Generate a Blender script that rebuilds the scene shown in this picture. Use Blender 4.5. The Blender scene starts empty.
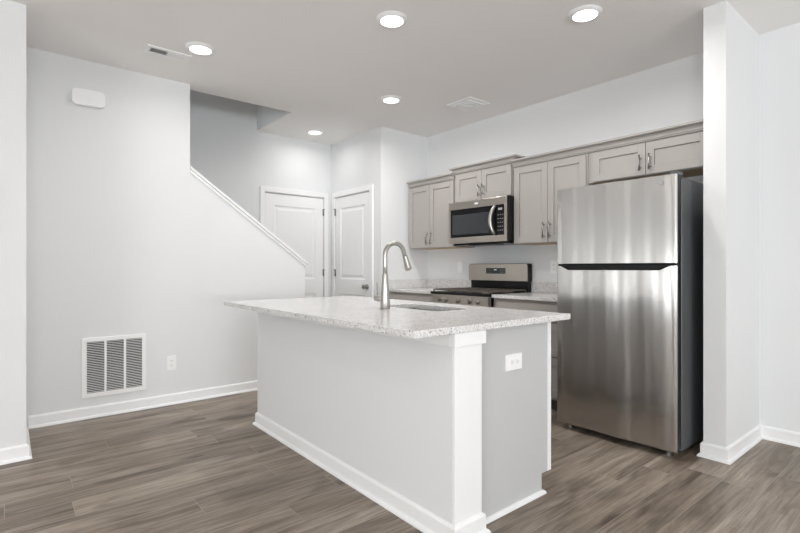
import bpy, bmesh, math, random
from mathutils import Vector, Matrix

random.seed(7)
SC = bpy.context.scene
COL = SC.collection
PI = math.pi

# ------------------------------------------------------------------ camera, world, light, exposure
cam_data = bpy.data.cameras.new('camera')
cam_data.sensor_width = 36.0
cam_data.lens = 478.0 / 800.0 * 36.0
cam_data.shift_y = 0.00125
cam_data.clip_start = 0.05
cam = bpy.data.objects.new('camera', cam_data)
cam.location = (0, 0, 1.155)
cam.rotation_euler = (math.radians(90), 0, math.radians(50.5))
COL.objects.link(cam)
SC.camera = cam

world = bpy.data.worlds.new('sky')
SC.world = world
world.use_nodes = True
wbg = world.node_tree.nodes['Background']
wbg.inputs['Color'].default_value = (0.95, 0.97, 1.0, 1)
wbg.inputs['Strength'].default_value = 1.0


def area_light(name, loc, rot, sx, sy, power, color):
    d = bpy.data.lights.new(name, 'AREA')
    d.shape = 'RECTANGLE'
    d.size = sx
    d.size_y = sy
    d.energy = power
    d.color = color
    o = bpy.data.objects.new(name, d)
    o.location = loc
    o.rotation_euler = rot
    COL.objects.link(o)
    return o


# daylight through the unseen windows, plus added upward fills and a stairwell fill
area_light('daylight_rear_window', (2.4, -6.16, 1.25), (math.radians(90), 0, 0), 3.2, 2.1, 14, (0.97, 0.985, 1.0))
area_light('added_upward_fill_rear', (2.4, -6.16, 0.9), (math.radians(140), 0, 0), 3.0, 1.2, 235, (0.93, 0.965, 1.0))  # added fill lamp, tilted upward to brighten the ceiling
area_light('daylight_right_window', (5.16, 0.2, 1.4), (math.radians(90), 0, math.radians(90)), 3.0, 1.8, 20, (0.97, 0.985, 1.0))
area_light('added_upward_fill_right', (5.14, 0.2, 1.1), (math.radians(140), 0, math.radians(90)), 2.9, 1.0, 172, (0.93, 0.965, 1.0))  # second added fill, aimed up at the ceiling from the right
area_light('added_stairwell_fill', (-4.9, -1.0, 5.0), (0, 0, 0), 0.7, 0.7, 6, (1.0, 0.98, 0.95))  # added lamp in the closed stairwell to lift its walls

CAN_STRENGTH = 3.0
CAN_POWER = 9.5

SC.view_settings.view_transform = 'Standard'
SC.view_settings.look = 'None'
SC.view_settings.exposure = 0.25
SC.view_settings.gamma = 1.0
SC.view_settings.use_curve_mapping = False
SC.cycles.use_denoising = True
SC.cycles.max_bounces = 12
SC.cycles.diffuse_bounces = 8
SC.cycles.sample_clamp_indirect = 8.0
SC.cycles.caustics_reflective = False
SC.cycles.caustics_refractive = False


# ------------------------------------------------------------------ materials
def nmat(name):
    m = bpy.data.materials.new(name)
    m.use_nodes = True
    nt = m.node_tree
    return m, nt, nt.nodes['Principled BSDF']


def N(nt, kind, **inp):
    n = nt.nodes.new(kind)
    for k, v in inp.items():
        n.inputs[k.replace('_', ' ')].default_value = v
    return n


def coords(nt, scale=(1, 1, 1), rot=(0, 0, 0)):
    g = nt.nodes.new('ShaderNodeNewGeometry')
    mp = nt.nodes.new('ShaderNodeMapping')
    mp.inputs['Scale'].default_value = scale
    mp.inputs['Rotation'].default_value = rot
    nt.links.new(g.outputs['Position'], mp.inputs['Vector'])
    return mp.outputs['Vector']


def ramp(nt, fac, stops):
    r = nt.nodes.new('ShaderNodeValToRGB')
    e = r.color_ramp.elements
    while len(e) < len(stops):
        e.new(0.5)
    for i, (p, c) in enumerate(stops):
        e[i].position = p
        e[i].color = (*c, 1)
    nt.links.new(fac, r.inputs['Fac'])
    return r.outputs['Color']


def mix(nt, fac, a, b, mode='MIX'):
    m = nt.nodes.new('ShaderNodeMix')
    m.data_type = 'RGBA'
    m.blend_type = mode
    for sock, v in ((m.inputs[0], fac), (m.inputs[6], a), (m.inputs[7], b)):
        if isinstance(v, bpy.types.NodeSocket):
            nt.links.new(v, sock)
        elif isinstance(v, tuple):
            sock.default_value = (*v, 1)
        else:
            sock.default_value = v
    return m.outputs[2]


def bump(nt, bsdf, height, strength, dist):
    b = nt.nodes.new('ShaderNodeBump')
    b.inputs['Strength'].default_value = strength
    b.inputs['Distance'].default_value = dist
    nt.links.new(height, b.inputs['Height'])
    nt.links.new(b.outputs['Normal'], bsdf.inputs['Normal'])


def paint(name, col, rough=0.55, tex=0.0, scale=250.0, spec=0.5):
    m, nt, b = nmat(name)
    n = N(nt, 'ShaderNodeTexNoise', Scale=3.0, Detail=2.0)
    nt.links.new(coords(nt), n.inputs['Vector'])
    c2 = tuple(x * 0.975 for x in col)
    nt.links.new(mix(nt, n.outputs['Fac'], col, c2), b.inputs['Base Color'])
    b.inputs['Roughness'].default_value = rough
    b.inputs['Specular IOR Level'].default_value = spec
    if tex:
        t = N(nt, 'ShaderNodeTexNoise', Scale=scale, Detail=3.0)
        nt.links.new(coords(nt), t.inputs['Vector'])
        bump(nt, b, t.outputs['Fac'], tex, 0.002)
    return m


def plain(name, col, rough=0.4, metal=0.0, spec=0.5):
    m = paint(name, col, rough, spec=spec)
    m.node_tree.nodes['Principled BSDF'].inputs['Metallic'].default_value = metal
    return m


M_WALL = paint('wall_paint', (0.775, 0.785, 0.792), 0.7, 0.08, 180, 0.3)
M_CEIL = paint('ceiling_paint', (0.89, 0.875, 0.86), 0.9, 0.25, 60, 0.2)
M_TRIM = paint('white_trim_paint', (0.88, 0.885, 0.89), 0.4)
M_DOOR = paint('white_door_paint', (0.88, 0.88, 0.88), 0.4)
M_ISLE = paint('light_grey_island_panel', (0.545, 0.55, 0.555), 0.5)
M_CAB = paint('warm_grey_cabinet_paint', (0.40, 0.375, 0.355), 0.45)
M_CABIN = paint('natural_birch_cabinet_box', (0.48, 0.32, 0.17), 0.5)
M_PLASTIC = paint('white_plastic', (0.90, 0.90, 0.90), 0.35)
M_DARK = plain('dark_parts_and_shade', (0.02, 0.02, 0.02), 0.7)  # near-black for dark parts, and for shade behind doors and louvres
M_BLACK = plain('black_enamel', (0.006, 0.006, 0.007), 0.25, 0.0, 0.3)
M_IRON = plain('cast_iron', (0.12, 0.105, 0.09), 0.45)
M_GLASSBLK = plain('black_oven_glass', (0.045, 0.048, 0.052), 0.08)
M_SIDE = plain('dark_grey_appliance_side', (0.10, 0.105, 0.11), 0.35)
M_NICKEL = plain('brushed_nickel', (0.44, 0.425, 0.40), 0.30, 1.0)
M_PULL = plain('nickel_pull', (0.42, 0.41, 0.40), 0.3, 1.0)
M_HINGE = plain('satin_nickel_hinge', (0.30, 0.29, 0.28), 0.35, 1.0)
M_SINK = plain('sink_steel', (0.42, 0.41, 0.39), 0.3, 1.0)
M_GREYMARK = plain('grey_marking', (0.35, 0.35, 0.36), 0.4)
M_LITMARK = plain('pale_marking', (0.75, 0.76, 0.78), 0.4)


def steel(name, col, rough, aniso=0.85, rot=0.0, grain=0.0):
    m, nt, b = nmat(name)
    b.inputs['Metallic'].default_value = 1.0
    n = N(nt, 'ShaderNodeTexNoise', Scale=1.0, Detail=3.0)
    nt.links.new(coords(nt, (3, 3, 900)), n.inputs['Vector'])
    nt.links.new(mix(nt, n.outputs['Fac'], tuple(c * 1.04 for c in col), tuple(c * 0.96 for c in col)), b.inputs['Base Color'])
    b.inputs['Roughness'].default_value = rough
    b.inputs['Anisotropic'].default_value = aniso
    b.inputs['Anisotropic Rotation'].default_value = rot
    t = nt.nodes.new('ShaderNodeTangent')
    t.direction_type = 'RADIAL'
    t.axis = 'Z'
    nt.links.new(t.outputs['Tangent'], b.inputs['Tangent'])
    return m


M_STEEL = steel('brushed_stainless_steel', (0.54, 0.525, 0.505), 0.27, 1.0)
M_STEELW = steel('warm_stainless_steel', (0.50, 0.46, 0.41), 0.32, 0.6)


def light_mat():
    m, nt, b = nmat('lamp_lens_glow')
    b.inputs['Base Color'].default_value = (1, 1, 1, 1)
    b.inputs['Emission Color'].default_value = (1.0, 0.97, 0.94, 1)
    b.inputs['Emission Strength'].default_value = CAN_STRENGTH
    return m


M_LENS = light_mat()


def floor_mat():
    m, nt, b = nmat('grey_brown_oak_planks')
    L = nt.links
    g0 = nt.nodes.new('ShaderNodeNewGeometry')
    sep = nt.nodes.new('ShaderNodeSeparateXYZ')
    L.new(g0.outputs['Position'], sep.inputs[0])

    def mth(op, a, b=0.0):
        n = nt.nodes.new('ShaderNodeMath')
        n.operation = op
        for i, q in enumerate((a, b)):
            if isinstance(q, bpy.types.NodeSocket):
                L.new(q, n.inputs[i])
            else:
                n.inputs[i].default_value = q
        return n.outputs[0]
    row = mth('FLOOR', mth('DIVIDE', sep.outputs['X'], 0.178))
    wn = nt.nodes.new('ShaderNodeTexWhiteNoise')
    wn.noise_dimensions = '1D'
    L.new(row, wn.inputs['W'])
    along = mth('ADD', sep.outputs['Y'], mth('MULTIPLY', wn.outputs['Value'], 1.22))
    comb = nt.nodes.new('ShaderNodeCombineXYZ')     # planks run along the room's depth, each row shifted at random
    L.new(along, comb.inputs['X'])
    L.new(sep.outputs['X'], comb.inputs['Y'])
    base = comb.outputs[0]
    br = nt.nodes.new('ShaderNodeTexBrick')
    br.offset = 0.0
    br.inputs['Scale'].default_value = 1.0
    br.inputs['Brick Width'].default_value = 1.22
    br.inputs['Row Height'].default_value = 0.178
    br.inputs['Mortar Size'].default_value = 0.0012
    br.inputs['Mortar Smooth'].default_value = 0.3
    br.inputs['Color1'].default_value = (0, 0, 0, 1)
    br.inputs['Color2'].default_value = (1, 1, 1, 1)
    br.inputs['Mortar'].default_value = (0.5, 0.5, 0.5, 1)
    L.new(base, br.inputs['Vector'])
    # every plank gets its own piece of grain
    g = nt.nodes.new('ShaderNodeNewGeometry')
    off = nt.nodes.new('ShaderNodeVectorMath')
    off.operation = 'SCALE'
    off.inputs['Scale'].default_value = 37.0
    L.new(br.outputs['Color'], off.inputs[0])
    add = nt.nodes.new('ShaderNodeVectorMath')
    add.operation = 'ADD'
    L.new(g.outputs['Position'], add.inputs[0])
    L.new(off.outputs['Vector'], add.inputs[1])

    def grain(sx, sy, scale, detail, rough=0.55, dist=0.0):
        mp = nt.nodes.new('ShaderNodeMapping')
        mp.inputs['Scale'].default_value = (sx, sy, 1)
        L.new(add.outputs['Vector'], mp.inputs['Vector'])
        n = N(nt, 'ShaderNodeTexNoise', Scale=scale, Detail=detail, Roughness=rough, Distortion=dist)
        L.new(mp.outputs['Vector'], n.inputs['Vector'])
        return n.outputs['Fac']

    broad = grain(8.0, 0.95, 1.2, 5.0, 0.62, 0.8)
    fine = grain(75.0, 2.4, 1.0, 6.0, 0.72, 0.4)
    knots = grain(8.0, 2.6, 1.1, 1.0, 0.3, 0.5)
    c = ramp(nt, broad, [(0.30, (0.125, 0.098, 0.074)), (0.48, (0.240, 0.197, 0.156)), (0.68, (0.365, 0.312, 0.256))])
    f = ramp(nt, fine, [(0.34, (0.50, 0.48, 0.46)), (0.58, (1.18, 1.18, 1.18))])
    c = mix(nt, 0.8, c, f, 'MULTIPLY')
    k = ramp(nt, knots, [(0.63, (1, 1, 1)), (0.75, (0.55, 0.52, 0.49))])
    c = mix(nt, 0.9, c, k, 'MULTIPLY')
    tint = ramp(nt, br.outputs['Color'], [(0.0, (0.86, 0.86, 0.87)), (1.0, (1.12, 1.11, 1.10))])
    c = mix(nt, 1.0, c, tint, 'MULTIPLY')
    c = mix(nt, br.outputs['Fac'], c, (0.36, 0.315, 0.27))
    L.new(c, b.inputs['Base Color'])
    rr = nt.nodes.new('ShaderNodeMapRange')
    rr.inputs['To Min'].default_value = 0.34
    rr.inputs['To Max'].default_value = 0.5
    L.new(fine, rr.inputs['Value'])
    L.new(rr.outputs['Result'], b.inputs['Roughness'])
    b.inputs['Specular IOR Level'].default_value = 0.4
    bump(nt, b, fine, 0.12, 0.002)
    return m


def quartz_mat():
    m, nt, b = nmat('speckled_white_quartz')
    L = nt.links
    v = coords(nt)
    n1 = N(nt, 'ShaderNodeTexNoise', Scale=14.0, Detail=3.0)
    L.new(v, n1.inputs['Vector'])
    c = ramp(nt, n1.outputs['Fac'], [(0.35, (0.73, 0.72, 0.715)), (0.65, (0.80, 0.795, 0.79))])
    for scale, thr, col, amt in ((120.0, 0.55, (0.40, 0.39, 0.39), 0.5), (85.0, 0.645, (0.20, 0.195, 0.195), 0.75), (200.0, 0.62, (0.10, 0.10, 0.10), 0.6)):
        n = N(nt, 'ShaderNodeTexNoise', Scale=scale, Detail=1.0, Roughness=0.5)
        L.new(v, n.inputs['Vector'])
        f = ramp(nt, n.outputs['Fac'], [(thr, (0, 0, 0)), (thr + 0.04, (amt, amt, amt))])
        c = mix(nt, f, c, col)
    L.new(c, b.inputs['Base Color'])
    b.inputs['Roughness'].default_value = 0.16
    return m


M_FLOOR = floor_mat()
M_QUARTZ = quartz_mat()


# ------------------------------------------------------------------ mesh helpers
class MB:
    """collects shapes and links them as ONE mesh object"""

    def __init__(self, T=None):
        self.bm = bmesh.new()
        self.T = T or (lambda x, y, z: (x, y, z))

    def v(self, x, y, z):
        return self.bm.verts.new(self.T(x, y, z))

    def face(self, pts, smooth=False):
        vs = [p if isinstance(p, bmesh.types.BMVert) else self.v(*p) for p in pts]
        f = self.bm.faces.new(vs)
        f.smooth = smooth
        return f

    def box(self, x0, x1, y0, y1, z0, z1):
        p = [self.v(x, y, z) for z in (z0, z1) for y in (y0, y1) for x in (x0, x1)]
        for q in ((0, 1, 3, 2), (4, 5, 7, 6), (0, 1, 5, 4), (2, 3, 7, 6), (0, 2, 6, 4), (1, 3, 7, 5)):
            self.bm.faces.new([p[i] for i in q])
        return self

    def prism(self, poly, axis, a, b):
        """poly: 2-D outline in the two axes other than `axis` (x,y,z order), pushed from a to b"""
        def pt(p, t):
            q = list(p)
            q.insert('xyz'.index(axis), t)
            return self.v(*q)
        A = [pt(p, a) for p in poly]
        B = [pt(p, b) for p in poly]
        n = len(poly)
        self.bm.faces.new(A)
        self.bm.faces.new(B)
        for i in range(n):
            self.bm.faces.new([A[i], A[(i + 1) % n], B[(i + 1) % n], B[i]])
        return self

    def tube(self, pts, radii, seg=16, caps=True):
        pts = [Vector(p) for p in pts]
        if not hasattr(radii, '__len__'):
            radii = [radii] * len(pts)
        rings = []
        up = None
        for i, p in enumerate(pts):
            d = (pts[min(i + 1, len(pts) - 1)] - pts[max(i - 1, 0)]).normalized()
            if up is None:
                up = Vector((0, 0, 1)) if abs(d.z) < 0.9 else Vector((1, 0, 0))
            a = d.cross(up).normalized()
            up = a.cross(d).normalized()
            rings.append([self.v(*(p + radii[i] * (math.cos(t) * a + math.sin(t) * up))) for t in [2 * PI * k / seg for k in range(seg)]])
        for r0, r1 in zip(rings, rings[1:]):
            for k in range(seg):
                f = self.bm.faces.new([r0[k], r0[(k + 1) % seg], r1[(k + 1) % seg], r1[k]])
                f.smooth = True
        if caps:
            self.bm.faces.new(rings[0])
            self.bm.faces.new(rings[-1])
        return self

    def lathe(self, c, prof, seg=32, axis='z'):
        """prof: (radius, offset along axis) list, closed at the ends when the radius is 0"""
        c = Vector(c)
        A = {'z': (Vector((1, 0, 0)), Vector((0, 1, 0)), Vector((0, 0, 1))),
             'y': (Vector((1, 0, 0)), Vector((0, 0, 1)), Vector((0, -1, 0))),
             'x': (Vector((0, 1, 0)), Vector((0, 0, 1)), Vector((1, 0, 0)))}[axis]
        rings = []
        for r, h in prof:
            if r < 1e-6:
                rings.append([self.v(*(c + A[2] * h))])
            else:
                rings.append([self.v(*(c + A[2] * h + r * (math.cos(t) * A[0] + math.sin(t) * A[1]))) for t in [2 * PI * k / seg for k in range(seg)]])
        for r0, r1 in zip(rings, rings[1:]):
            for k in range(seg):
                k2 = (k + 1) % seg
                if len(r0) == 1 and len(r1) == 1:
                    continue
                if len(r0) == 1:
                    q = [r0[0], r1[k2], r1[k]]
                elif len(r1) == 1:
                    q = [r0[k], r0[k2], r1[0]]
                else:
                    q = [r0[k], r0[k2], r1[k2], r1[k]]
                self.bm.faces.new(q)
        return self

    def sweep(self, path, prof, closed=False):
        """path: XY points along a wall's face; prof: (offset to the path's right-hand side, z) outline"""
        n = len(path)
        P = [Vector(p) for p in path]
        norms = []
        for i in range(n - 1):
            d = (P[i + 1] - P[i]).normalized()
            norms.append(Vector((d.y, -d.x)))
        rings = []
        for i in range(n):
            if i == 0:
                m = norms[0]
            elif i == n - 1:
                m = norms[-1]
            else:
                a, b = norms[i - 1], norms[i]
                m = (a + b) / (1 + a.dot(b))
            rings.append([self.v(P[i].x + m.x * o, P[i].y + m.y * o, z) for o, z in prof])
        k = len(prof)
        for r0, r1 in zip(rings, rings[1:]):
            for j in range(k):
                self.bm.faces.new([r0[j], r0[(j + 1) % k], r1[(j + 1) % k], r1[j]])
        self.bm.faces.new(rings[0])
        self.bm.faces.new(rings[-1])
        return self

    def build(self, name, mat, parent=None, bevel=0.0, seg=2, autosmooth=False):
        bmesh.ops.recalc_face_normals(self.bm, faces=self.bm.faces)
        org = world_loc(parent) if parent else Vector((0, 0, 0))
        if parent:
            bmesh.ops.translate(self.bm, verts=self.bm.verts, vec=-org)
        me = bpy.data.meshes.new(name)
        self.bm.to_mesh(me)
        self.bm.free()
        me.materials.append(mat)
        o = bpy.data.objects.new(name, me)
        COL.objects.link(o)
        if parent:
            o.parent = parent
        if autosmooth:
            me.polygons.foreach_set('use_smooth', [True] * len(me.polygons))
            me.set_sharp_from_angle(angle=math.radians(35))
        if bevel:
            b = o.modifiers.new('bevel', 'BEVEL')
            b.width = bevel
            b.segments = seg
            b.limit_method = 'ANGLE'
            b.angle_limit = math.radians(40)
        return o


def world_loc(o):
    l = Vector(o.location)
    while o.parent:
        o = o.parent
        l += Vector(o.location)
    return l


def thing(name, loc, label, cat, group=None):
    o = bpy.data.objects.new(name, None)
    o.empty_display_size = 0.1
    o.location = loc
    COL.objects.link(o)
    return tag(o, label, cat, group)


def tag(o, label, cat, group=None):
    o['label'] = label
    o['category'] = cat
    if group:
        o['group'] = group
    return o


def struct(o):
    o['kind'] = 'structure'
    return o


def copy_tree(o, parent=None):
    c = o.copy()
    COL.objects.link(c)
    c.parent = parent
    for ch in list(o.children):
        copy_tree(ch, c)
    return c


def rrect(x0, x1, y0, y1, r, n=6):
    pts = []
    for cx, cy, a0 in ((x1 - r, y1 - r, 0), (x0 + r, y1 - r, PI / 2), (x0 + r, y0 + r, PI), (x1 - r, y0 + r, 3 * PI / 2)):
        for i in range(n + 1):
            a = a0 + PI / 2 * i / n
            pts.append((cx + r * math.cos(a), cy + r * math.sin(a)))
    return pts


# ------------------------------------------------------------------ the room
H = 2.74
XL, XH, XC, YK = -4.35, -5.35, -4.28, 3.96
struct(MB().box(-5.5, 5.2, -6.2, 4.1, -0.12, 0).build('floor', M_FLOOR))
cl = MB()
cl.box(-4.48, 5.2, -6.2, 4.1, H, H + 0.012)
cl.box(-5.5, -4.48, 2.255, 4.1, H, H + 0.012)
struct(cl.build('ceiling', M_CEIL))
struct(MB().box(-5.6, -4.2, -1.7, 2.5, 5.2, 5.3).build('ceiling_stairwell', M_CEIL))

w = MB()
w.prism([(0.05, 0), (2.34, 0), (2.34, 1.197), (1.23, 2.005), (1.23, H), (0.05, H)], 'x', -4.48, XL)
struct(w.build('wall_left', M_WALL))
struct(MB().box(-4.48, -3.667, -6.1, 0.095, 0, H).build('wall_left_front', M_WALL))
struct(MB().box(-5.47, XH, -1.5, 2.35, 0, 5.2)
       .box(-5.47, XH, 2.35, 3.14, 2.045, 5.2)
       .box(-5.47, XH, 3.14, 3.37, 0, 5.2).build('wall_hall', M_WALL))
struct(MB().box(XH, -5.24, 3.25, 3.37, 0, H).box(-4.48, XC, 3.25, 3.37, 0, H)
       .box(-5.24, -4.48, 3.25, 3.37, 2.045, H).build('wall_closet', M_WALL))
struct(MB().box(-4.40, XC, 3.37, YK, 0, H).build('wall_kitchen_left', M_WALL))
struct(MB().box(-4.40, 5.1, YK, 4.08, 0, H).build('wall_kitchen', M_WALL))
struct(MB().box(-1.077, -0.957, 3.295, YK, 0, H).build('wall_partition', M_WALL))
struct(MB().box(-4.48, -4.36, -1.5, 2.255, H + 0.012, 5.2).build('wall_stairwell_right', M_WALL))
struct(MB().box(XH, -4.48, 2.255, 2.375, H + 0.012, 5.2).build('wall_stairwell_end', M_WALL))
struct(MB().box(-5.47, -4.48, -1.62, -1.5, 0, 5.2).build('wall_stairwell_rear', M_WALL))
# right-hand wall and rear wall with their window openings
struct(MB().box(5.0, 5.12, -6.1, -1.3, 0, H).box(5.0, 5.12, 1.7, YK, 0, H)
       .box(5.0, 5.12, -1.3, 1.7, 0, 0.5).box(5.0, 5.12, -1.3, 1.7, 2.3, H).build('wall_right', M_WALL))
struct(MB().box(-3.64, 0.8, -6.12, -6.0, 0, H).box(4.0, 5.12, -6.12, -6.0, 0, H)
       .box(0.8, 4.0, -6.12, -6.0, 0, 0.2).box(0.8, 4.0, -6.12, -6.0, 2.3, H).build('wall_rear', M_WALL))
wf = MB()
for y in (-1.3, -0.33, 0.67, 1.64):
    wf.box(5.03, 5.09, y, y + 0.06, 0.5, 2.3)
wf.box(5.03, 5.09, -1.3, 1.7, 0.5, 0.56).box(5.03, 5.09, -1.3, 1.7, 2.24, 2.3)
struct(wf.build('window_1', M_TRIM))
wf = MB()
for x in (0.8, 2.37, 3.94):
    wf.box(x, x + 0.06, -6.09, -6.03, 0.2, 2.3)
wf.box(0.8, 4.0, -6.09, -6.03, 0.2, 0.26).box(0.8, 4.0, -6.09, -6.03, 2.24, 2.3)
struct(wf.build('window_2', M_TRIM))

BASE = [(0, 0), (0.028, 0), (0.027, 0.008), (0.021, 0.016), (0.013, 0.018), (0.013, 0.076), (0.009, 0.084), (0.004, 0.088), (0, 0.088)]


def baseboard(name, path, parent=None):
    o = MB().sweep(path, BASE).build(name, M_TRIM, parent)
    if not parent:
        struct(o)
    return o


baseboard('baseboard_left', [(-3.667, -6.0), (-3.667, 0.095), (XL, 0.095), (XL, 2.34), (-4.48, 2.34)][0:3])
baseboard('baseboard_stair', [(XL, 0.124), (XL, 2.34), (-4.48, 2.34)])
baseboard('baseboard_hall', [(XH, 0.0), (XH, 2.285)])
baseboard('baseboard_kitchen_left', [(-4.41, 3.25), (XC, 3.25), (XC, 3.33)])
baseboard('baseboard_partition', [(-1.077, YK - 0.01), (-1.077, 3.295), (-0.957, 3.295), (-0.957, YK), (5.0, YK)])
baseboard('baseboard_right', [(5.0, YK - 0.03), (5.0, -5.97)])

# sloping white cap on the knee wall of the stairs
SL = (1.197 - 2.005) / (2.34 - 1.23)


def slope_poly(y0, y1, lo, hi):
    z = lambda y: 2.005 + SL * (y - 1.23)
    return [(y0, z(y0) + lo), (y1, z(y1) + lo), (y1, z(y1) + hi), (y0, z(y0) + hi)]


t = MB()
t.prism(slope_poly(1.232, 2.362, 0.001, 0.026), 'x', -4.502, XL + 0.022)
t.prism(slope_poly(1.232, 2.352, -0.03, 0.0), 'x', XL, XL + 0.012)
struct(t.build('trim_1', M_TRIM, bevel=0.003))


# ------------------------------------------------------------------ interior doors
def inner_door(name, T, wid, hinge_side, lab):
    """T maps (along, out, z) onto the room; the slab stands in its opening"""
    d = MB(T)
    g = 0.004
    st = 0.115
    panels = [(0.155, 0.83), (1.01, 1.90)]
    d.box(g, wid - g, -0.04, -0.012, 0.012, 2.036)                     # core
    d.box(g, st, -0.013, 0, 0.012, 2.036).box(wid - st, wid - g, -0.013, 0, 0.012, 2.036)
    zs = [0.012, panels[0][0], panels[0][1], panels[1][0], panels[1][1], 2.036]
    for i in (0, 2, 4):
        d.box(st, wid - st, -0.013, 0, zs[i], zs[i + 1])
    for z0, z1 in panels:
        rings = []
        for ins, dep in ((0.0, 0.0), (0.014, -0.010), (0.032, -0.010), (0.055, -0.003)):
            rings.append([d.v(st + ins, dep, z0 + ins), d.v(wid - st - ins, dep, z0 + ins), d.v(wid - st - ins, dep, z1 - ins), d.v(st + ins, dep, z1 - ins)])
        for a, b in zip(rings, rings[1:]):
            for k in range(4):
                d.bm.faces.new([a[k], a[(k + 1) % 4], b[(k + 1) % 4], b[k]])
        d.bm.faces.new(rings[-1])
    o = struct(d.build(name, M_DOOR))
    # casing around the opening
    c = MB(T)
    cw = 0.058
    for a0, a1 in ((-cw - 0.004, -0.004), (wid + 0.004, wid + 0.004 + cw)):
        c.box(a0, a1, 0, 0.016, 0, 2.05 + cw)
    c.box(-0.004, wid + 0.004, 0, 0.016, 2.05, 2.05 + cw)
    c.box(-0.004, 0.0, -0.1, 0, 0, 2.045).box(wid, wid + 0.004, -0.1, 0, 0, 2.045).box(0, wid, -0.1, 0, 2.042, 2.0455)
    c.build('door_casing', M_TRIM, o, bevel=0.003)
    hx = wid if hinge_side else 0.0
    s = 1 if hinge_side else -1
    for z in (0.25, 1.09, 1.86):
        h = MB(T)
        h.tube([(hx, 0.007, z - 0.045), (hx, 0.007, z + 0.045)], 0.006, 10)
        h.box(hx - 0.014, hx + 0.014, 0.0, 0.004, z - 0.043, z + 0.043)
        h.tube([(hx, 0.012, z + 0.035), (hx + s * 0.0, 0.03, z + 0.035)], 0.004, 8)
        h.build('door_hinge', M_HINGE, o)
    kx = 0.065 if hinge_side else wid - 0.065
    k = MB(T)
    # knob: a lathe along the outward direction
    seg = 20
    prof = [(0.031, 0.0), (0.031, 0.006), (0.014, 0.010), (0.011, 0.028), (0.022, 0.036), (0.028, 0.050), (0.022, 0.062), (0.0001, 0.066)]
    rings = [[k.v(kx + r * math.cos(2 * PI * i / seg), hh, 0.93 + r * math.sin(2 * PI * i / seg)) for i in range(seg)] for r, hh in prof]
    for a, b in zip(rings, rings[1:]):
        for i in range(seg):
            f = k.bm.faces.new([a[i], a[(i + 1) % seg], b[(i + 1) % seg], b[i]])
            f.smooth = True
    k.build('door_knob', M_HINGE, o)
    return o


inner_door('door_1', lambda a, o, z: (XH + o, 2.35 + a, z), 0.79, True, 'hall')
inner_door('door_2', lambda a, o, z: (-5.24 + a, 3.25 - o, z), 0.76, False, 'closet')
struct(MB().box(-5.50, -5.475, 2.2, 3.3, 0, 2.2).build('door_shade_sheet_1', M_DARK))  # dark sheet behind the hall door, stands in for shade in its gaps
struct(MB().box(-5.34, -4.42, 3.375, 3.40, 0, 2.2).build('door_shade_sheet_2', M_DARK))  # same dark stand-in for shade behind the closet door


# ------------------------------------------------------------------ cabinets
def shaker(mb, x0, x1, z0, z1, y, st=0.058):
    """a recessed-panel door whose face is at y, 19 mm thick"""
    mb.box(x0, x0 + st, y, y + 0.019, z0, z1).box(x1 - st, x1, y, y + 0.019, z0, z1)
    mb.box(x0 + st, x1 - st, y, y + 0.019, z0, z0 + st).box(x0 + st, x1 - st, y, y + 0.019, z1 - st, z1)
    mb.box(x0 + st, x1 - st, y + 0.010, y + 0.018, z0 + st, z1 - st)
    return mb


def vpull(parent, x, y, z0, z1, name='door_pull'):
    m = MB()
    m.tube([(x, y - 0.030, z0), (x, y - 0.030, z1)], 0.0058, 12)
    for z in (z0 + 0.022, z1 - 0.022):
        m.tube([(x, y - 0.030, z), (x, y, z)], 0.0045, 10)
    return m.build(name, M_PULL, parent)


def hpull(parent, x0, x1, y, z, name='drawer_pull'):
    m = MB()
    m.tube([(x0, y - 0.030, z), (x1, y - 0.030, z)], 0.0058, 12)
    for x in (x0 + 0.022, x1 - 0.022):
        m.tube([(x, y - 0.030, z), (x, y, z)], 0.0045, 10)
    return m.build(name, M_PULL, parent)


CROWN = [(0, -0.014), (0.012, -0.014), (0.012, -0.004), (0.018, -0.004), (0.019, 0.006), (0.028, 0.026), (0.036, 0.026), (0.050, 0.034), (0.050, 0.048), (0, 0.048)]


def crown(parent, path, z):
    MB().sweep(path, [(o, z + h) for o, h in CROWN]).build('crown_molding', M_CAB, parent)


YF = 3.63       # door faces of the wall cabinets


def wall_cabinet(x0, x1, z0, z1, doors, pulls, label, crown_path, light_rail=True):
    t = thing('wall_cabinet', ((x0 + x1) / 2, YK, z0), label, 'cabinet', 'grey wall cabinets')
    MB().box(x0, x1, YF + 0.021, YK, z0, z1).build('cabinet_box', M_CAB, t)
    MB().box(x0 + 0.018, x1 - 0.018, YF + 0.045, YK - 0.005, z0 - 0.0015, z0 + 0.001).build('underside', M_CABIN, t)
    for (a, b), px in zip(doors, pulls):
        zb = z0 + 0.005
        d = shaker(MB(), a, b, zb, z1 - 0.028, YF).build('door', M_CAB, t, bevel=0.0012, seg=1)
        hh = 0.145 if z1 - z0 > 0.5 else 0.115
        vpull(d, px, YF, zb + 0.03, zb + 0.03 + hh)
    crown(t, crown_path, z1)
    return t


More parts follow.
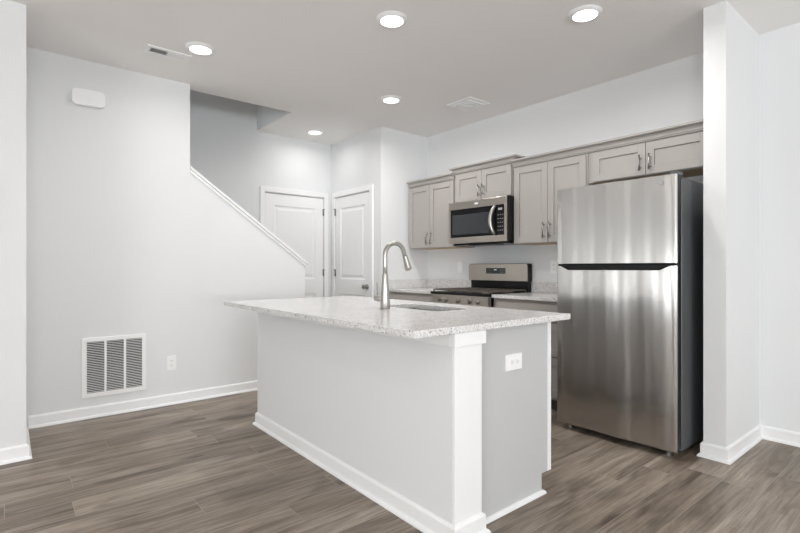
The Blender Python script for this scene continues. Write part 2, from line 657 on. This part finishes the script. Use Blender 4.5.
wall_cabinet(-4.245, -3.512, 1.372, 2.10, [(-4.240, -3.894), (-3.890, -3.522)], [-3.925, -3.859],
             'grey two-door wall cabinet left of the microwave, at the corner',
             [(-4.245, YF + 0.02), (-3.512, YF + 0.02)])
wall_cabinet(-3.508, -2.764, 1.828, 2.148, [(-3.492, -3.138), (-3.134, -2.780)], [-3.162, -3.110],
             'short raised grey wall cabinet directly above the microwave',
             [(-3.508, YK - 0.01), (-3.508, YF + 0.02), (-2.764, YF + 0.02), (-2.764, YK - 0.01)])
wall_cabinet(-2.760, -2.022, 1.372, 2.10, [(-2.745, -2.392), (-2.388, -2.036)], [-2.421, -2.359],
             'tall grey two-door wall cabinet between microwave and refrigerator',
             [(-2.760, YF + 0.02), (-2.022, YF + 0.02)])
fc = wall_cabinet(-2.018, -1.080, 1.835, 2.10, [(-1.978, -1.566), (-1.562, -1.150)], [-1.598, -1.530],
                  'wide short grey wall cabinet above the stainless refrigerator',
                  [(-2.022, YF + 0.02), (-1.078, YF + 0.02)])
MB().box(-2.018, -1.082, YF + 0.012, YF + 0.0215, 1.836, 1.84).build('bottom_rail', M_CAB, fc)

# base cabinets of the kitchen run
YB = 3.345


def base_cabinet(x0, x1, label, fronts):
    t = thing('base_cabinet', ((x0 + x1) / 2, YK, 0), label, 'cabinet', 'grey base cabinets')
    MB().box(x0, x1, YB + 0.021, YK - 0.002, 0.10, 0.884).build('cabinet_box', M_CAB, t)
    MB().box(x0, x1, YB + 0.09, YB + 0.11, 0.0, 0.10).build('toe_kick', M_SIDE, t)
    for kind, a, b, z0, z1 in fronts:
        if kind == 'drawer':
            m = MB().box(a, b, YB, YB + 0.019, z0, z1) if z1 - z0 < 0.2 else shaker(MB(), a, b, z0, z1, YB)
            d = m.build('drawer', M_CAB, t, bevel=0.0012, seg=1)
            c = (a + b) / 2
            hpull(d, c - 0.075, c + 0.075, YB, (z0 + z1) / 2)
        else:
            d = shaker(MB(), a, b, z0, z1, YB).build('door', M_CAB, t, bevel=0.0012, seg=1)
            vpull(d, (b - 0.03) if kind == 'door_l' else (a + 0.03), YB, z1 - 0.19, z1 - 0.04)
    return t


base_cabinet(-4.272, -3.515, 'grey base cabinet under the left countertop beside the range',
             [('drawer', -4.255, -3.53, 0.72, 0.858), ('door_l', -4.255, -3.895, 0.115, 0.708), ('door_r', -3.890, -3.53, 0.115, 0.708)])
base_cabinet(-2.764, -1.985, 'grey drawer base cabinet between the range and the refrigerator',
             [('drawer', -2.72, -2.0, 0.72, 0.858), ('drawer', -2.72, -2.0, 0.447, 0.708), ('drawer', -2.72, -2.0, 0.125, 0.435)])


def wall_counter(x0, x1, label, left_splash=False):
    t = thing('countertop', ((x0 + x1) / 2, YK, 0.884), label, 'countertop', 'speckled quartz wall countertops')
    MB().box(x0, x1, 3.334, YK - 0.001, 0.8845, 0.914).build('counter_slab', M_QUARTZ, t, bevel=0.003)
    b = MB().box(x0, x1, YK - 0.021, YK - 0.0005, 0.9145, 1.016)
    if left_splash:
        b.box(x0, x0 + 0.02, 3.34, YK - 0.021, 0.9145, 1.016)
    b.build('backsplash', M_QUARTZ, t, bevel=0.002)
    return t


wall_counter(-4.2795, -3.514, 'speckled white quartz countertop with backsplash left of the range', True)
wall_counter(-2.766, -1.985, 'speckled white quartz countertop with backsplash between range and refrigerator')


# ------------------------------------------------------------------ microwave
def microwave():
    x0, x1, y0, z0, z1 = -3.508, -2.748, 3.545, 1.398, 1.816
    t = thing('microwave', ((x0 + x1) / 2, YK, z0), 'stainless over-the-range microwave with black glass door under raised cabinet', 'microwave')
    MB().box(x0 + 0.002, x1 - 0.004, y0 + 0.02, YK - 0.002, z0 + 0.004, z1).build('body', M_BLACK, t)
    f = MB()
    gx0, gx1, gz0, gz1 = -3.482, -2.792, 1.458, 1.742
    xf = x1 - 0.016
    f.box(x0, xf, y0, y0 + 0.03, gz1, z1).box(x0, xf, y0, y0 + 0.03, z0, gz0)
    f.box(x0, gx0, y0, y0 + 0.03, gz0, gz1).box(gx1, xf, y0, y0 + 0.03, gz0, gz1)
    f.build('front_frame', M_STEELW, t, bevel=0.003)
    d = MB().box(gx0, -2.886, y0 + 0.004, y0 + 0.03, gz0, gz1).build('door', M_BLACK, t)
    MB().box(gx0 + 0.028, -2.97, y0 + 0.0025, y0 + 0.006, gz0 + 0.028, gz1 - 0.055).build('door_window', M_GLASSBLK, d, bevel=0.002)
    c = MB().box(-2.884, gx1, y0 + 0.003, y0 + 0.03, gz0, gz1).build('control_panel', M_BLACK, t)
    for r in range(5):
        for q in range(3):
            xx = -2.868 + q * 0.026
            zz = 1.50 + r * 0.036
            MB().box(xx, xx + 0.012, y0 + 0.0022, y0 + 0.0032, zz, zz + 0.006).build('button', M_GREYMARK, c)
    MB().box(-2.862, -2.815, y0 + 0.0022, y0 + 0.0032, 1.692, 1.712).build('clock_display', M_GREYMARK, c)
    h = MB()
    n = 14
    zz = [gz0 + 0.006 + (gz1 - gz0 - 0.012) * i / n for i in range(n + 1)]
    pts = []
    for i, z in enumerate(zz):
        s = math.sin(PI * i / n)
        pts.append((-2.895 - 0.028 * s, y0 - 0.006 - 0.034 * s ** 0.7, z))
    h.tube(pts, [0.014 + 0.005 * math.sin(PI * i / n) for i in range(n + 1)], 14)
    h.build('handle', M_NICKEL, d)
    MB().prism(rrect(-3.152, -3.104, 1.772, 1.791, 0.0094), 'y', y0 - 0.002, y0).build('badge', M_LITMARK, t)
    u = MB().box(x0 + 0.03, x1 - 0.02, y0 + 0.05, YK - 0.03, z0 - 0.016, z0 + 0.004)
    u.box(x0 + 0.20, x1 - 0.20, y0 + 0.08, y0 + 0.20, z0 - 0.022, z0 - 0.015)
    u.build('bottom_vent', M_BLACK, t)


microwave()


# ------------------------------------------------------------------ gas range
def gas_range():
    x0, x1 = -3.503, -2.774
    yf, yb = 3.30, 3.935
    t = thing('gas_range', ((x0 + x1) / 2, yb, 0), 'stainless gas range with black cast-iron grates between the countertops', 'range')
    MB().box(x0, x1, yf + 0.04, yb, 0.05, 0.895).build('body', M_BLACK, t)
    MB().box(x0 + 0.02, x1 - 0.02, yf + 0.09, yb - 0.05, 0.0, 0.05).build('base', M_DARK, t)
    MB().box(x0 - 0.004, x1 + 0.004, yf - 0.015, yb, 0.895, 0.918).build('cooktop', M_BLACK, t, bevel=0.004)
    for cx in (-3.375, -2.900):
        for cy in (3.44, 3.74):
            b = MB().lathe((cx, cy, 0.918), [(0.0, 0.012), (0.030, 0.012), (0.034, 0.006), (0.050, 0.004), (0.052, 0.0)], 24)
            b.build('burner', M_IRON, t)
    MB().lathe((-3.1365, 3.59, 0.918), [(0.0, 0.012), (0.030, 0.012), (0.034, 0.006), (0.050, 0.004), (0.052, 0.0)], 24).build('burner', M_IRON, t)
    for a, b in ((x0 + 0.008, -3.270), (-3.264, -3.010), (-3.004, x1 - 0.008)):
        g = MB()
        zt = 0.942
        for x in (a, b - 0.011):
            g.box(x, x + 0.011, 3.315, 3.87, zt - 0.011, zt)
        for y in (3.315, 3.585, 3.859):
            g.box(a + 0.011, b - 0.011, y, y + 0.011, zt - 0.011, zt)
        for y in (3.44, 3.74):
            g.box(a + 0.011, b - 0.011, y, y + 0.009, zt - 0.009, zt)
        for x in (a + (b - a) * 0.35, a + (b - a) * 0.65):
            g.box(x, x + 0.009, 3.326, 3.859, zt - 0.010, zt - 0.001)
        for x in (a, b - 0.011):
            for y in (3.315, 3.859):
                g.box(x, x + 0.011, y, y + 0.011, 0.918, zt - 0.011)
        g.build('grate', M_IRON, t)
    MB().prism([(yf, 0.775), (yf + 0.045, 0.775), (yf + 0.045, 0.894), (yf - 0.006, 0.894)], 'x', x0, x1).build('control_panel', M_STEELW, t, bevel=0.003)
    for x in (-3.388, -3.302, -3.143, -2.995, -2.898):
        k = MB().lathe((x, yf - 0.004, 0.843), [(0.0, 0.034), (0.016, 0.033), (0.018, 0.028), (0.020, 0.010), (0.025, 0.008), (0.026, 0.0)], 24, 'y')
        k.build('knob', M_NICKEL, t, autosmooth=True)
    d = MB().box(x0, x1, yf - 0.005, yf + 0.04, 0.235, 0.762).build('oven_door', M_STEELW, t, bevel=0.004)
    MB().box(x0 + 0.10, x1 - 0.10, yf - 0.008, yf - 0.004, 0.34, 0.64).build('oven_window', M_GLASSBLK, d)
    h = MB().tube([(x0 + 0.05, yf - 0.05, 0.715), (x1 - 0.05, yf - 0.05, 0.715)], 0.012, 14)
    for x in (x0 + 0.08, x1 - 0.08):
        h.tube([(x, yf - 0.05, 0.715), (x, yf - 0.003, 0.715)], 0.009, 10)
    h.build('handle', M_NICKEL, d)
    MB().box(x0, x1, yf - 0.005, yf + 0.04, 0.06, 0.225).build('drawer', M_STEELW, t, bevel=0.004)
    MB().box(x0 + 0.002, x1, 3.885, yb, 0.918, 1.03).build('backguard_base', M_BLACK, t)
    r = 0.018
    x0, x1 = -3.512, -2.764
    bg = [(x0, 1.022)] + [(x0 + r - r * math.cos(a), 1.19 - r + r * math.sin(a)) for a in (0.0, 0.5, 1.05, PI / 2)] + \
         [(x1 - r + r * math.sin(a), 1.19 - r + r * math.cos(a)) for a in (0.0, 0.5, 1.05, PI / 2)] + [(x1, 1.022)]
    MB().prism(bg, 'y', 3.858, 3.872).build('backguard', M_STEELW, t)
    bz = [(x, z + (0.004 if z > 1.1 else -0.001)) for x, z in bg]
    b = MB().prism(bz, 'y', 3.873, yb)
    b.build('backguard_shell', M_BLACK, t)
    dd = MB().box(-3.268, -3.022, 3.855, 3.859, 1.092, 1.150).build('display', M_GLASSBLK, t)
    for i in range(3):
        for j in range(2):
            for xx in (-3.25, -3.085):
                MB().box(xx + i * 0.022, xx + 0.010 + i * 0.022, 3.8535, 3.855, 1.105 + j * 0.022, 1.109 + j * 0.022).build('button', M_GREYMARK, dd)
    MB().box(-3.165, -3.13, 3.8535, 3.855, 1.126, 1.138).build('clock_digits', M_LITMARK, dd)


gas_range()


# ------------------------------------------------------------------ refrigerator
def fridge():
    x0, x1, yf = -1.956, -1.150, 3.074
    t = thing('refrigerator', ((x0 + x1) / 2, 3.5, 0), 'stainless top-freezer refrigerator standing beside the white partition wall', 'refrigerator')
    MB().box(x0 + 0.006, x1 - 0.002, 3.172, 3.93, 0.035, 1.705).build('body', M_SIDE, t, bevel=0.004)
    MB().box(x0 + 0.012, x1 - 0.012, 3.158, 3.173, 0.06, 1.70).build('gasket', M_DARK, t)
    MB().box(x0 + 0.02, x1 - 0.02, 3.158, 3.17, 0.025, 0.06).build('kick_grille', M_DARK, t)

    def door_face(z0, ztop, warp):
        nx, nz = 110, 26
        m = MB()

        def yy(tx, z):
            e = min(tx, 1 - tx) * (x1 - x0)
            rnd = 0.013 * (1 - math.sqrt(max(0.0, 1 - (1 - min(e / 0.013, 1.0)) ** 2)))
            bow = 0.012 * (2 * tx - 1) ** 2
            zz = z + warp
            wav = 0.0034 * math.sin(tx * 17 + zz * 1.5) + 0.0012 * math.sin(tx * 41 - zz * 1.6 + 1.0) + 0.0004 * math.sin(tx * 83 + zz * 2.2)
            return yf + rnd + bow + wav * min(1, e / 0.03)
        txs = [0.0, 0.003, 0.007, 0.012, 0.018] + [0.03 + 0.94 * i / nx for i in range(nx + 1)] + [0.982, 0.988, 0.993, 0.997, 1.0]
        grid = []
        for tx in txs:
            x = x0 + tx * (x1 - x0)
            zt = ztop(x)
            grid.append([m.v(x, yy(tx, z0 + (zt - z0) * j / nz), z0 + (zt - z0) * j / nz) for j in range(nz + 1)])
        for a, b in zip(grid, grid[1:]):
            for j in range(nz):
                f = m.bm.faces.new([a[j], b[j], b[j + 1], a[j + 1]])
                f.smooth = True
        return m

    def door(z0, ztop, name, warp):
        m = door_face(z0, ztop, warp)
        d = m.build(name, M_STEEL, t)
        return d

    zt_l = lambda x: 1.166 - (0.029 * max(0.0, min(1.0, (x - (x0 + 0.035)) / 0.06, (x1 - 0.035 - x) / 0.06)))
    up = door(1.183, lambda x: 1.716, 'freezer_door', 0.0)
    lo = door(0.048, zt_l, 'lower_door', 1.0)
    # door cores behind the steel skins
    MB().box(x0 + 0.002, x1 - 0.0015, yf + 0.026, 3.155, 1.183, 1.715).build('door_edge', M_BLACK, up, bevel=0.002)
    e = MB().box(x0 + 0.002, x1 - 0.0015, yf + 0.026, 3.155, 0.049, 1.135)
    e.build('door_edge', M_BLACK, lo, bevel=0.002)
    MB().box(x0 + 0.004, x1 - 0.003, yf + 0.027, 3.154, 1.1355, 1.1815).build('handle_pocket', M_BLACK, lo)  # black pocket, carried up to paint the door gap's shade
    p = MB()
    n = 20
    top, bot = [], []
    for i in range(n + 1):
        x = x0 + 0.04 + (x1 - x0 - 0.08) * i / n
        f = max(0.0, min(1.0, i / 2.0, (n - i) / 2.0))
        top.append((x, 1.172))
        bot.append((x, 1.165 - 0.022 * f))
    p.prism(top + bot[::-1], 'y', yf + 0.001, yf + 0.022)
    p.build('pocket_handle', M_BLACK, lo)
    for z in (1.172, 1.722):
        MB().box(x1 - 0.055, x1 - 0.006, yf + 0.05, 3.20, z - 0.005, z + (0.004 if z < 1.5 else 0.016)).build('hinge', M_SIDE, t, bevel=0.002)
    MB().lathe((-1.233, yf - 0.0025 + 0.004, 1.668), [(0.0, 0.003), (0.013, 0.0028), (0.015, 0.0), (0.015, -0.006)], 20, 'y').build('badge', M_GREYMARK, up)
    for x in (x0 + 0.07, x1 - 0.07):
        MB().lathe((x, 3.15, 0.0), [(0.0, 0.0), (0.018, 0.0), (0.018, 0.02), (0.008, 0.022), (0.008, 0.036)], 16).build('foot', M_NICKEL, t)
        MB().lathe((x, 3.85, 0.0), [(0.0, 0.0), (0.018, 0.0), (0.018, 0.02), (0.008, 0.022), (0.008, 0.036)], 16).build('foot', M_NICKEL, t)


fridge()


# ------------------------------------------------------------------ island
def island():
    xa, xb, y0 = -3.385, -1.38, 1.43
    t = thing('kitchen_island', (-2.38, 1.83, 0), 'light grey kitchen island with white corner post and white baseboard', 'kitchen island')
    MB().box(xa, xb - 0.016, y0, 1.595, 0, 0.884).build('front_panel', M_WALL, t)
    MB().box(xb - 0.016, xb, y0 + 0.0003, 1.600, 0, 0.884).build('corner_post', M_TRIM, t, bevel=0.002)
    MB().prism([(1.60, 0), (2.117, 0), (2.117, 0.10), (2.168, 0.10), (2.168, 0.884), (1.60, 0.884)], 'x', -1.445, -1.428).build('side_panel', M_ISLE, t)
    MB().box(-1.46, -1.4262, 2.1685, 2.199, 0.10, 0.884).build('corner_strip', M_TRIM, t)
    MB().prism([(1.60, 0), (2.117, 0), (2.117, 0.10), (2.168, 0.10), (2.168, 0.884), (1.60, 0.884)], 'x', xa + 0.02, xa + 0.04).build('side_panel', M_ISLE, t)
    c = MB()
    c.box(xa + 0.04, -1.446, 2.095, 2.115, 0, 0.10).box(xa + 0.04, -1.461, 2.145, 2.167, 0.10, 0.20).box(xa + 0.04, -1.461, 2.145, 2.167, 0.20, 0.66)
    c.box(xa + 0.04, -1.461, 2.145, 2.167, 0.66, 0.884)
    c.build('cabinet_face', M_CAB, t)
    n = 4
    wv = (-1.463 - (xa + 0.045)) / n
    for i in range(n):
        a = xa + 0.045 + i * wv + 0.003
        b = a + wv - 0.006
        # doors on the kitchen side face the range
        m = MB()
        st = 0.058
        ya, yb = 2.168, 2.186
        m.box(a, a + st, ya, yb, 0.115, 0.86).box(b - st, b, ya, yb, 0.115, 0.86).box(a + st, b - st, ya, yb, 0.115, 0.115 + st).box(a + st, b - st, ya, yb, 0.86 - st, 0.86)
        m.box(a + st, b - st, ya, yb - 0.009, 0.115 + st, 0.86 - st)
        d = m.build('door', M_CAB, t)
        h = MB()
        hx = b - 0.03 if i % 2 == 0 else a + 0.03
        h.tube([(hx, yb + 0.03, 0.68), (hx, yb + 0.03, 0.82)], 0.0058, 12)
        for z in (0.70, 0.80):
            h.tube([(hx, yb, z), (hx, yb + 0.03, z)], 0.0045, 10)
        h.build('door_pull', M_PULL, d)
    # frieze board under the worktop: grey along the front, white round the post
    MB().box(xa - 0.01, xb - 0.02, y0 - 0.012, y0 - 0.0002, 0.826, 0.884).build('frieze_board', M_TRIM, t, bevel=0.001)
    MB().box(xb - 0.0195, xb + 0.013, y0 - 0.012, 1.614, 0.826, 0.884).build('post_cap', M_TRIM, t, bevel=0.0015)
    b = MB().sweep([(xa, 2.10), (xa, y0), (xb, y0), (xb, 1.600), (-1.44, 1.600)], BASE)
    b.build('baseboard', M_TRIM, t)
    s = MB().sweep([(-1.428, 1.64), (-1.428, 2.117), (-1.44, 2.117)], [(0, 0), (0.018, 0), (0.016, 0.010), (0.008, 0.017), (0, 0.018)])
    s.build('shoe_molding', M_TRIM, t)
    return t


island()

# worktop with the cut-out for the sink
SX0, SX1, SY0, SY1 = -2.42, -1.885, 1.82, 2.09


def worktop():
    x0, x1, y0, y1, z0, z1 = -3.415, -1.359, 1.192, 2.275, 0.8845, 0.914
    inner = rrect(SX0, SX1, SY0, SY1, 0.07)
    n = len(inner)
    outer = []
    cx, cy = (SX0 + SX1) / 2, (SY0 + SY1) / 2
    m = MB()
    corners = [(x1, y1), (x0, y1), (x0, y0), (x1, y0)]
    per = n // 4
    # pair the quarter arcs with the outer corners
    for z in (z0, z1):
        I = [m.v(x, y, z) for x, y in inner]
        O = [m.v(x, y, z) for x, y in corners]
        for q in range(4):
            for i in range(per - 1):
                m.bm.faces.new([I[q * per + i], I[q * per + i + 1], O[q]])
            a = I[q * per + per - 1]
            b = I[(q * per + per) % n]
            m.bm.faces.new([a, b, O[(q + 1) % 4], O[q]])
        if z == z0:
            I0, O0 = I, O
    for i in range(n):
        m.bm.faces.new([I0[i], I0[(i + 1) % n], I[(i + 1) % n], I[i]])
    for i in range(4):
        m.bm.faces.new([O0[i], O0[(i + 1) % 4], O[(i + 1) % 4], O[i]])
    o = m.build('island_countertop', M_QUARTZ, bevel=0.0025)
    tag(o, 'large speckled white quartz worktop overhanging the light grey island', 'countertop')


worktop()


def sink():
    t = thing('sink', ((SX0 + SX1) / 2, (SY0 + SY1) / 2, 0.66), 'undermount stainless sink let into the white island worktop', 'sink')
    loops = [(0.0, 0.8838, 0.07), (0.004, 0.875, 0.07), (0.010, 0.72, 0.065), (0.035, 0.69, 0.06), (0.06, 0.685, 0.05)]
    m = MB()
    rings = [[m.v(x, y, z) for x, y in rrect(SX0 - 0.004 + i, SX1 + 0.004 - i, SY0 - 0.004 + i, SY1 + 0.004 - i, r)] for i, z, r in loops]
    n = len(rings[0])
    fl = [m.v(x, y, 0.8838) for x, y in rrect(SX0 - 0.024, SX1 + 0.024, SY0 - 0.024, SY1 + 0.024, 0.08)]
    rings.insert(0, fl)
    for a, b in zip(rings, rings[1:]):
        for k in range(n):
            m.bm.faces.new([a[k], a[(k + 1) % n], b[(k + 1) % n], b[k]])
    m.bm.faces.new(rings[-1])
    m.build('basin', M_SINK, t, autosmooth=True)
    MB().lathe(((SX0 + SX1) / 2, (SY0 + SY1) / 2, 0.6855), [(0.0, 0.001), (0.02, 0.001), (0.022, 0.004), (0.045, 0.004), (0.048, 0.0)], 24).build('drain', M_NICKEL, t)


sink()


def faucet():
    x, y, z = -2.203, 1.703, 0.9145
    t = thing('faucet', (x, y, z), 'brushed nickel gooseneck pull-down kitchen faucet on the island worktop', 'faucet')
    prof = [(0.0, 0.0), (0.031, 0.0), (0.0315, 0.004), (0.029, 0.008), (0.026, 0.05), (0.0215, 0.12), (0.0175, 0.19), (0.0150, 0.205), (0.0, 0.205)]
    MB().lathe((x, y, z), prof, 32).build('base', M_NICKEL, t, autosmooth=True)
    pts = [(x, y, z + 0.19), (x, y, z + 0.25), (x, y, z + 0.29)]
    R = 0.073
    zc = z + 0.313
    for i in range(0, 15):
        a = PI - i * (PI * 0.93) / 14
        pts.append((x, y + R + R * math.cos(a), zc + R * 0.98 * math.sin(a)))
    last = Vector(pts[-1])
    d = (Vector(pts[-1]) - Vector(pts[-2])).normalized()
    pts.append(tuple(last + d * 0.02))
    MB().tube(pts, 0.0135, 18).build('gooseneck', M_NICKEL, t)
    s = last + d * 0.018
    hd = [s, s + d * 0.004, s + d * 0.03, s + d * 0.07, s + d * 0.086, s + d * 0.089]
    MB().tube(hd, [0.0145, 0.0150, 0.0165, 0.0205, 0.0215, 0.019], 20).build('spray_head', M_NICKEL, t)
    h = MB().tube([(x - 0.015, y, z + 0.058), (x - 0.085, y, z + 0.058), (x - 0.09, y, z + 0.058)], [0.019, 0.019, 0.017], 18)
    h.build('handle_hub', M_NICKEL, t)
    MB().tube([(x - 0.072, y, z + 0.062), (x - 0.074, y, z + 0.10), (x - 0.078, y, z + 0.155)], [0.0045, 0.004, 0.0045], 12).build('lever', M_NICKEL, t)


faucet()


# ------------------------------------------------------------------ outlets, vents, chime
def outlet(T, label, horizontal=False, switch=False, name='wall_outlet', cat='outlet', group=None):
    """T maps (across, out, up) from the plate's centre"""
    loc = T(0, 0, 0)
    t = thing(name, loc, label, cat, group)
    w_, h_ = (0.062, 0.039) if horizontal else (0.036, 0.060)
    MB(T).box(-w_, w_, 0.0, 0.006, -h_, h_).build('cover_plate', M_PLASTIC, t, bevel=0.002)
    if switch:
        MB(T).box(-0.016, 0.016, 0.005, 0.009, -0.033, 0.033).build('rocker', M_PLASTIC, t, bevel=0.001)
        return t
    for s in (-1, 1):
        cx, cz = (s * 0.020, 0) if horizontal else (0, s * 0.020)
        r = MB(T)
        r.box(cx - 0.0145, cx + 0.0145, 0.005, 0.0085, cz - 0.0145, cz + 0.0145)
        rr = r.build('receptacle', M_PLASTIC, t, bevel=0.001)
        q = MB(T)
        if horizontal:
            q.box(cx - 0.004, cx + 0.004, 0.008, 0.0092, cz + 0.004, cz + 0.007).box(cx - 0.004, cx + 0.004, 0.008, 0.0092, cz - 0.007, cz - 0.004)
            q.box(cx + 0.007, cx + 0.011, 0.008, 0.0092, cz - 0.002, cz + 0.002)
        else:
            q.box(cx - 0.007, cx - 0.004, 0.008, 0.0092, cz - 0.002, cz + 0.007).box(cx + 0.004, cx + 0.007, 0.008, 0.0092, cz - 0.002, cz + 0.007)
            q.box(cx - 0.002, cx + 0.002, 0.008, 0.0092, cz - 0.010, cz - 0.006)
        q.build('slots', M_GREYMARK, rr)
    return t


outlet(lambda a, o, z: (XL + o, 1.080 + a, 0.348 + z), 'white outlet low on the left wall, right of the return vent')
outlet(lambda a, o, z: (-1.428 + o, 1.883 + a, 0.702 + z), 'white horizontal outlet on the grey end panel of the island', horizontal=True)
outlet(lambda a, o, z: (-3.735 + a, YK - o, 1.158 + z), 'white switch plate on the kitchen wall, left of the range', switch=True, name='light_switch', cat='switch')
outlet(lambda a, o, z: (-2.535 + a, YK - o, 1.158 + z), 'white outlet on the kitchen wall, right of the range beside the refrigerator')


def return_vent():
    y0, y1, z0, z1 = 0.443, 0.885, 0.156, 0.614
    t = thing('return_air_vent', (XL, (y0 + y1) / 2, z0), 'white square return air grille with three louvre columns on left wall', 'vent')
    f = MB()
    x1 = XL + 0.009
    iy = [(0.477, 0.592), (0.608, 0.725), (0.742, 0.856)]
    iz0, iz1 = 0.190, 0.583
    f.box(XL, x1, y0, y1, iz1, z1).box(XL, x1, y0, y1, z0, iz0)
    ys = [y0, iy[0][0], iy[0][1], iy[1][0], iy[1][1], iy[2][0], iy[2][1], y1]
    for i in (0, 2, 4, 6):
        f.box(XL, x1, ys[i], ys[i + 1], iz0, iz1)
    f.build('frame', M_PLASTIC, t, bevel=0.002)
    MB().box(XL, XL + 0.0008, y0 + 0.01, y1 - 0.01, z0 + 0.01, z1 - 0.01).build('duct_shade_sheet', M_DARK, t)  # flat dark sheet, stands in for the shade inside the duct
    n = 30
    for a, b in iy:
        s = MB()
        for i in range(n):
            zc = iz0 + (iz1 - iz0) * (i + 0.5) / n
            s.prism([(XL + 0.001, zc + 0.0016), (XL + 0.0016, zc + 0.0024), (XL + 0.0082, zc - 0.0010), (XL + 0.0076, zc - 0.0018)], 'y', a, b)
        s.build('louvre_column', M_PLASTIC, t)


_orig_prism = MB.prism
return_vent()


def chime():
    y0, y1, z0, z1 = 0.378, 0.597, 2.385, 2.509
    t = MB()
    pts = rrect(y0, y1, z0, z1, 0.034)
    t.prism(pts, 'x', XL, XL + 0.042)
    o = t.build('door_chime', M_PLASTIC, bevel=0.006, seg=3)
    tag(o, 'white rounded door chime box high on the left wall', 'door chime')


chime()


def ceiling_register():
    x0, x1, y0, y1 = -3.892, -3.752, 0.775, 1.075
    t = thing('ceiling_register', ((x0 + x1) / 2, (y0 + y1) / 2, H), 'white rectangular ceiling air register with slots near the left wall', 'vent')
    f = MB()
    a0, a1, b0, b1 = x0 + 0.03, x1 - 0.03, y0 + 0.03, y1 - 0.03
    zb = H - 0.008
    ym = (b0 + b1) / 2
    f.box(x0, a0, y0, y1, zb, H).box(a1, x1, y0, y1, zb, H).box(a0, a1, y0, b0, zb, H).box(a0, a1, b1, y1, zb, H).box(a0, a1, ym - 0.006, ym + 0.006, zb, H)
    f.build('frame', M_PLASTIC, t, bevel=0.002)
    MB().box(a0, a1, b0, b1, H - 0.001, H - 0.0002).build('duct_shade_sheet', M_DARK, t)  # thin dark sheet painted as the duct's shade above the louvres
    for c0, c1, s in ((b0, ym - 0.006, 1), (ym + 0.006, b1, -1)):
        m = MB()
        n = 8
        for i in range(n):
            yc = c0 + (c1 - c0) * (i + 0.5) / n
            m.box(a0, a1, yc - 0.0008, yc + 0.0008, zb, H - 0.001) if s == 1 else \
                m.bm.faces.new([m.v(a0, yc - 0.007, zb + 0.006), m.v(a1, yc - 0.007, zb + 0.006), m.v(a1, yc + 0.006, zb), m.v(a0, yc + 0.006, zb)])
        m.build('louvres', M_PLASTIC, t)


ceiling_register()


def exhaust():
    x0, x1, y0, y1 = -3.30, -3.0, 3.31, 3.60
    t = thing('ceiling_diffuser', ((x0 + x1) / 2, (y0 + y1) / 2, H), 'white square ceiling diffuser above the kitchen cabinets', 'vent')
    m = MB()
    for i, (a, b, z) in enumerate(((0.0, 0.022, H - 0.012), (0.040, 0.058, H - 0.018), (0.076, 0.094, H - 0.022))):
        zt = H
        for q in ((x0 + a, x0 + b, y0 + a, y1 - a), (x1 - b, x1 - a, y0 + a, y1 - a), (x0 + b, x1 - b, y0 + a, y0 + b), (x0 + b, x1 - b, y1 - b, y1 - a)):
            m.box(*q, z, H - 0.001)
    m.build('louvre_rings', M_PLASTIC, t, bevel=0.002)
    MB().box(x0 + 0.112, x1 - 0.112, y0 + 0.112, y1 - 0.112, H - 0.024, H - 0.001).build('centre_plate', M_PLASTIC, t, bevel=0.002)
    MB().box(x0 + 0.01, x1 - 0.01, y0 + 0.01, y1 - 0.01, H - 0.003, H - 0.0002).build('back_pan', M_CEIL, t)


exhaust()


# ------------------------------------------------------------------ recessed ceiling lights
def can_light():
    t = thing('ceiling_light', (0, 0, H), '', 'ceiling light', 'round recessed ceiling lights')
    t.location = (0, 0, 0)
    MB().lathe((0, 0, 0), [(0.0735, -0.0165), (0.077, -0.0165), (0.090, -0.010), (0.100, -0.0005), (0.100, 0.0)], 40).build('trim_ring', M_PLASTIC, t, autosmooth=True)
    MB().lathe((0, 0, 0), [(0.0, -0.0185), (0.055, -0.0183), (0.0735, -0.0165)], 40).build('lens', M_LENS, t)
    d = bpy.data.lights.new('bulb', 'AREA')
    d.shape = 'DISK'
    d.size = 0.12
    d.energy = CAN_POWER
    d.spread = math.radians(168)
    d.color = (1.0, 0.98, 0.96)
    b = bpy.data.objects.new('bulb', d)
    b.location = (0, 0, -0.02)
    COL.objects.link(b)
    b.parent = t
    return t


LIGHTS = [
    (-2.385, 1.90, 'round ceiling light nearest the camera, above the island'),
    (-1.565, 2.785, 'round ceiling light above the refrigerator front, rightmost of the five'),
    (-3.580, 1.084, 'round ceiling light beside the rectangular air register'),
    (-3.523, 2.795, 'round ceiling light near the square diffuser and kitchen corner'),
    (-4.929, 2.779, 'small-looking round ceiling light in front of the two white doors'),
]
first = can_light()
for i, ((x, y, lab), dim) in enumerate(zip(LIGHTS, (0.9, 1.0, 0.42, 1.25, 0.24))):
    o = first if i == 0 else copy_tree(first)
    o.location = (x, y, H)
    o['label'] = lab
    b = [c for c in o.children if c.type == 'LIGHT'][0]
    b.data = b.data.copy()      # each lamp has its own dimmer setting
    b.data.energy = CAN_POWER * dim
# unseen lamps: the first inferred from the worktop's shadow, the other four added for light
for x, y, lab in ((0.15, -0.45, 'round ceiling light of the living area nearest the island'), (2.8, -0.45, 'added unseen round ceiling light towards the right window'),
                  (0.15, -3.4, 'added unseen round ceiling light towards the rear window'), (2.8, -3.4, 'added unseen round ceiling light in the far corner'),
                  (-2.4, -2.6, 'added unseen round ceiling light along the left wall')):
    o = copy_tree(first)
    o.location = (x, y, H)
    o['label'] = lab
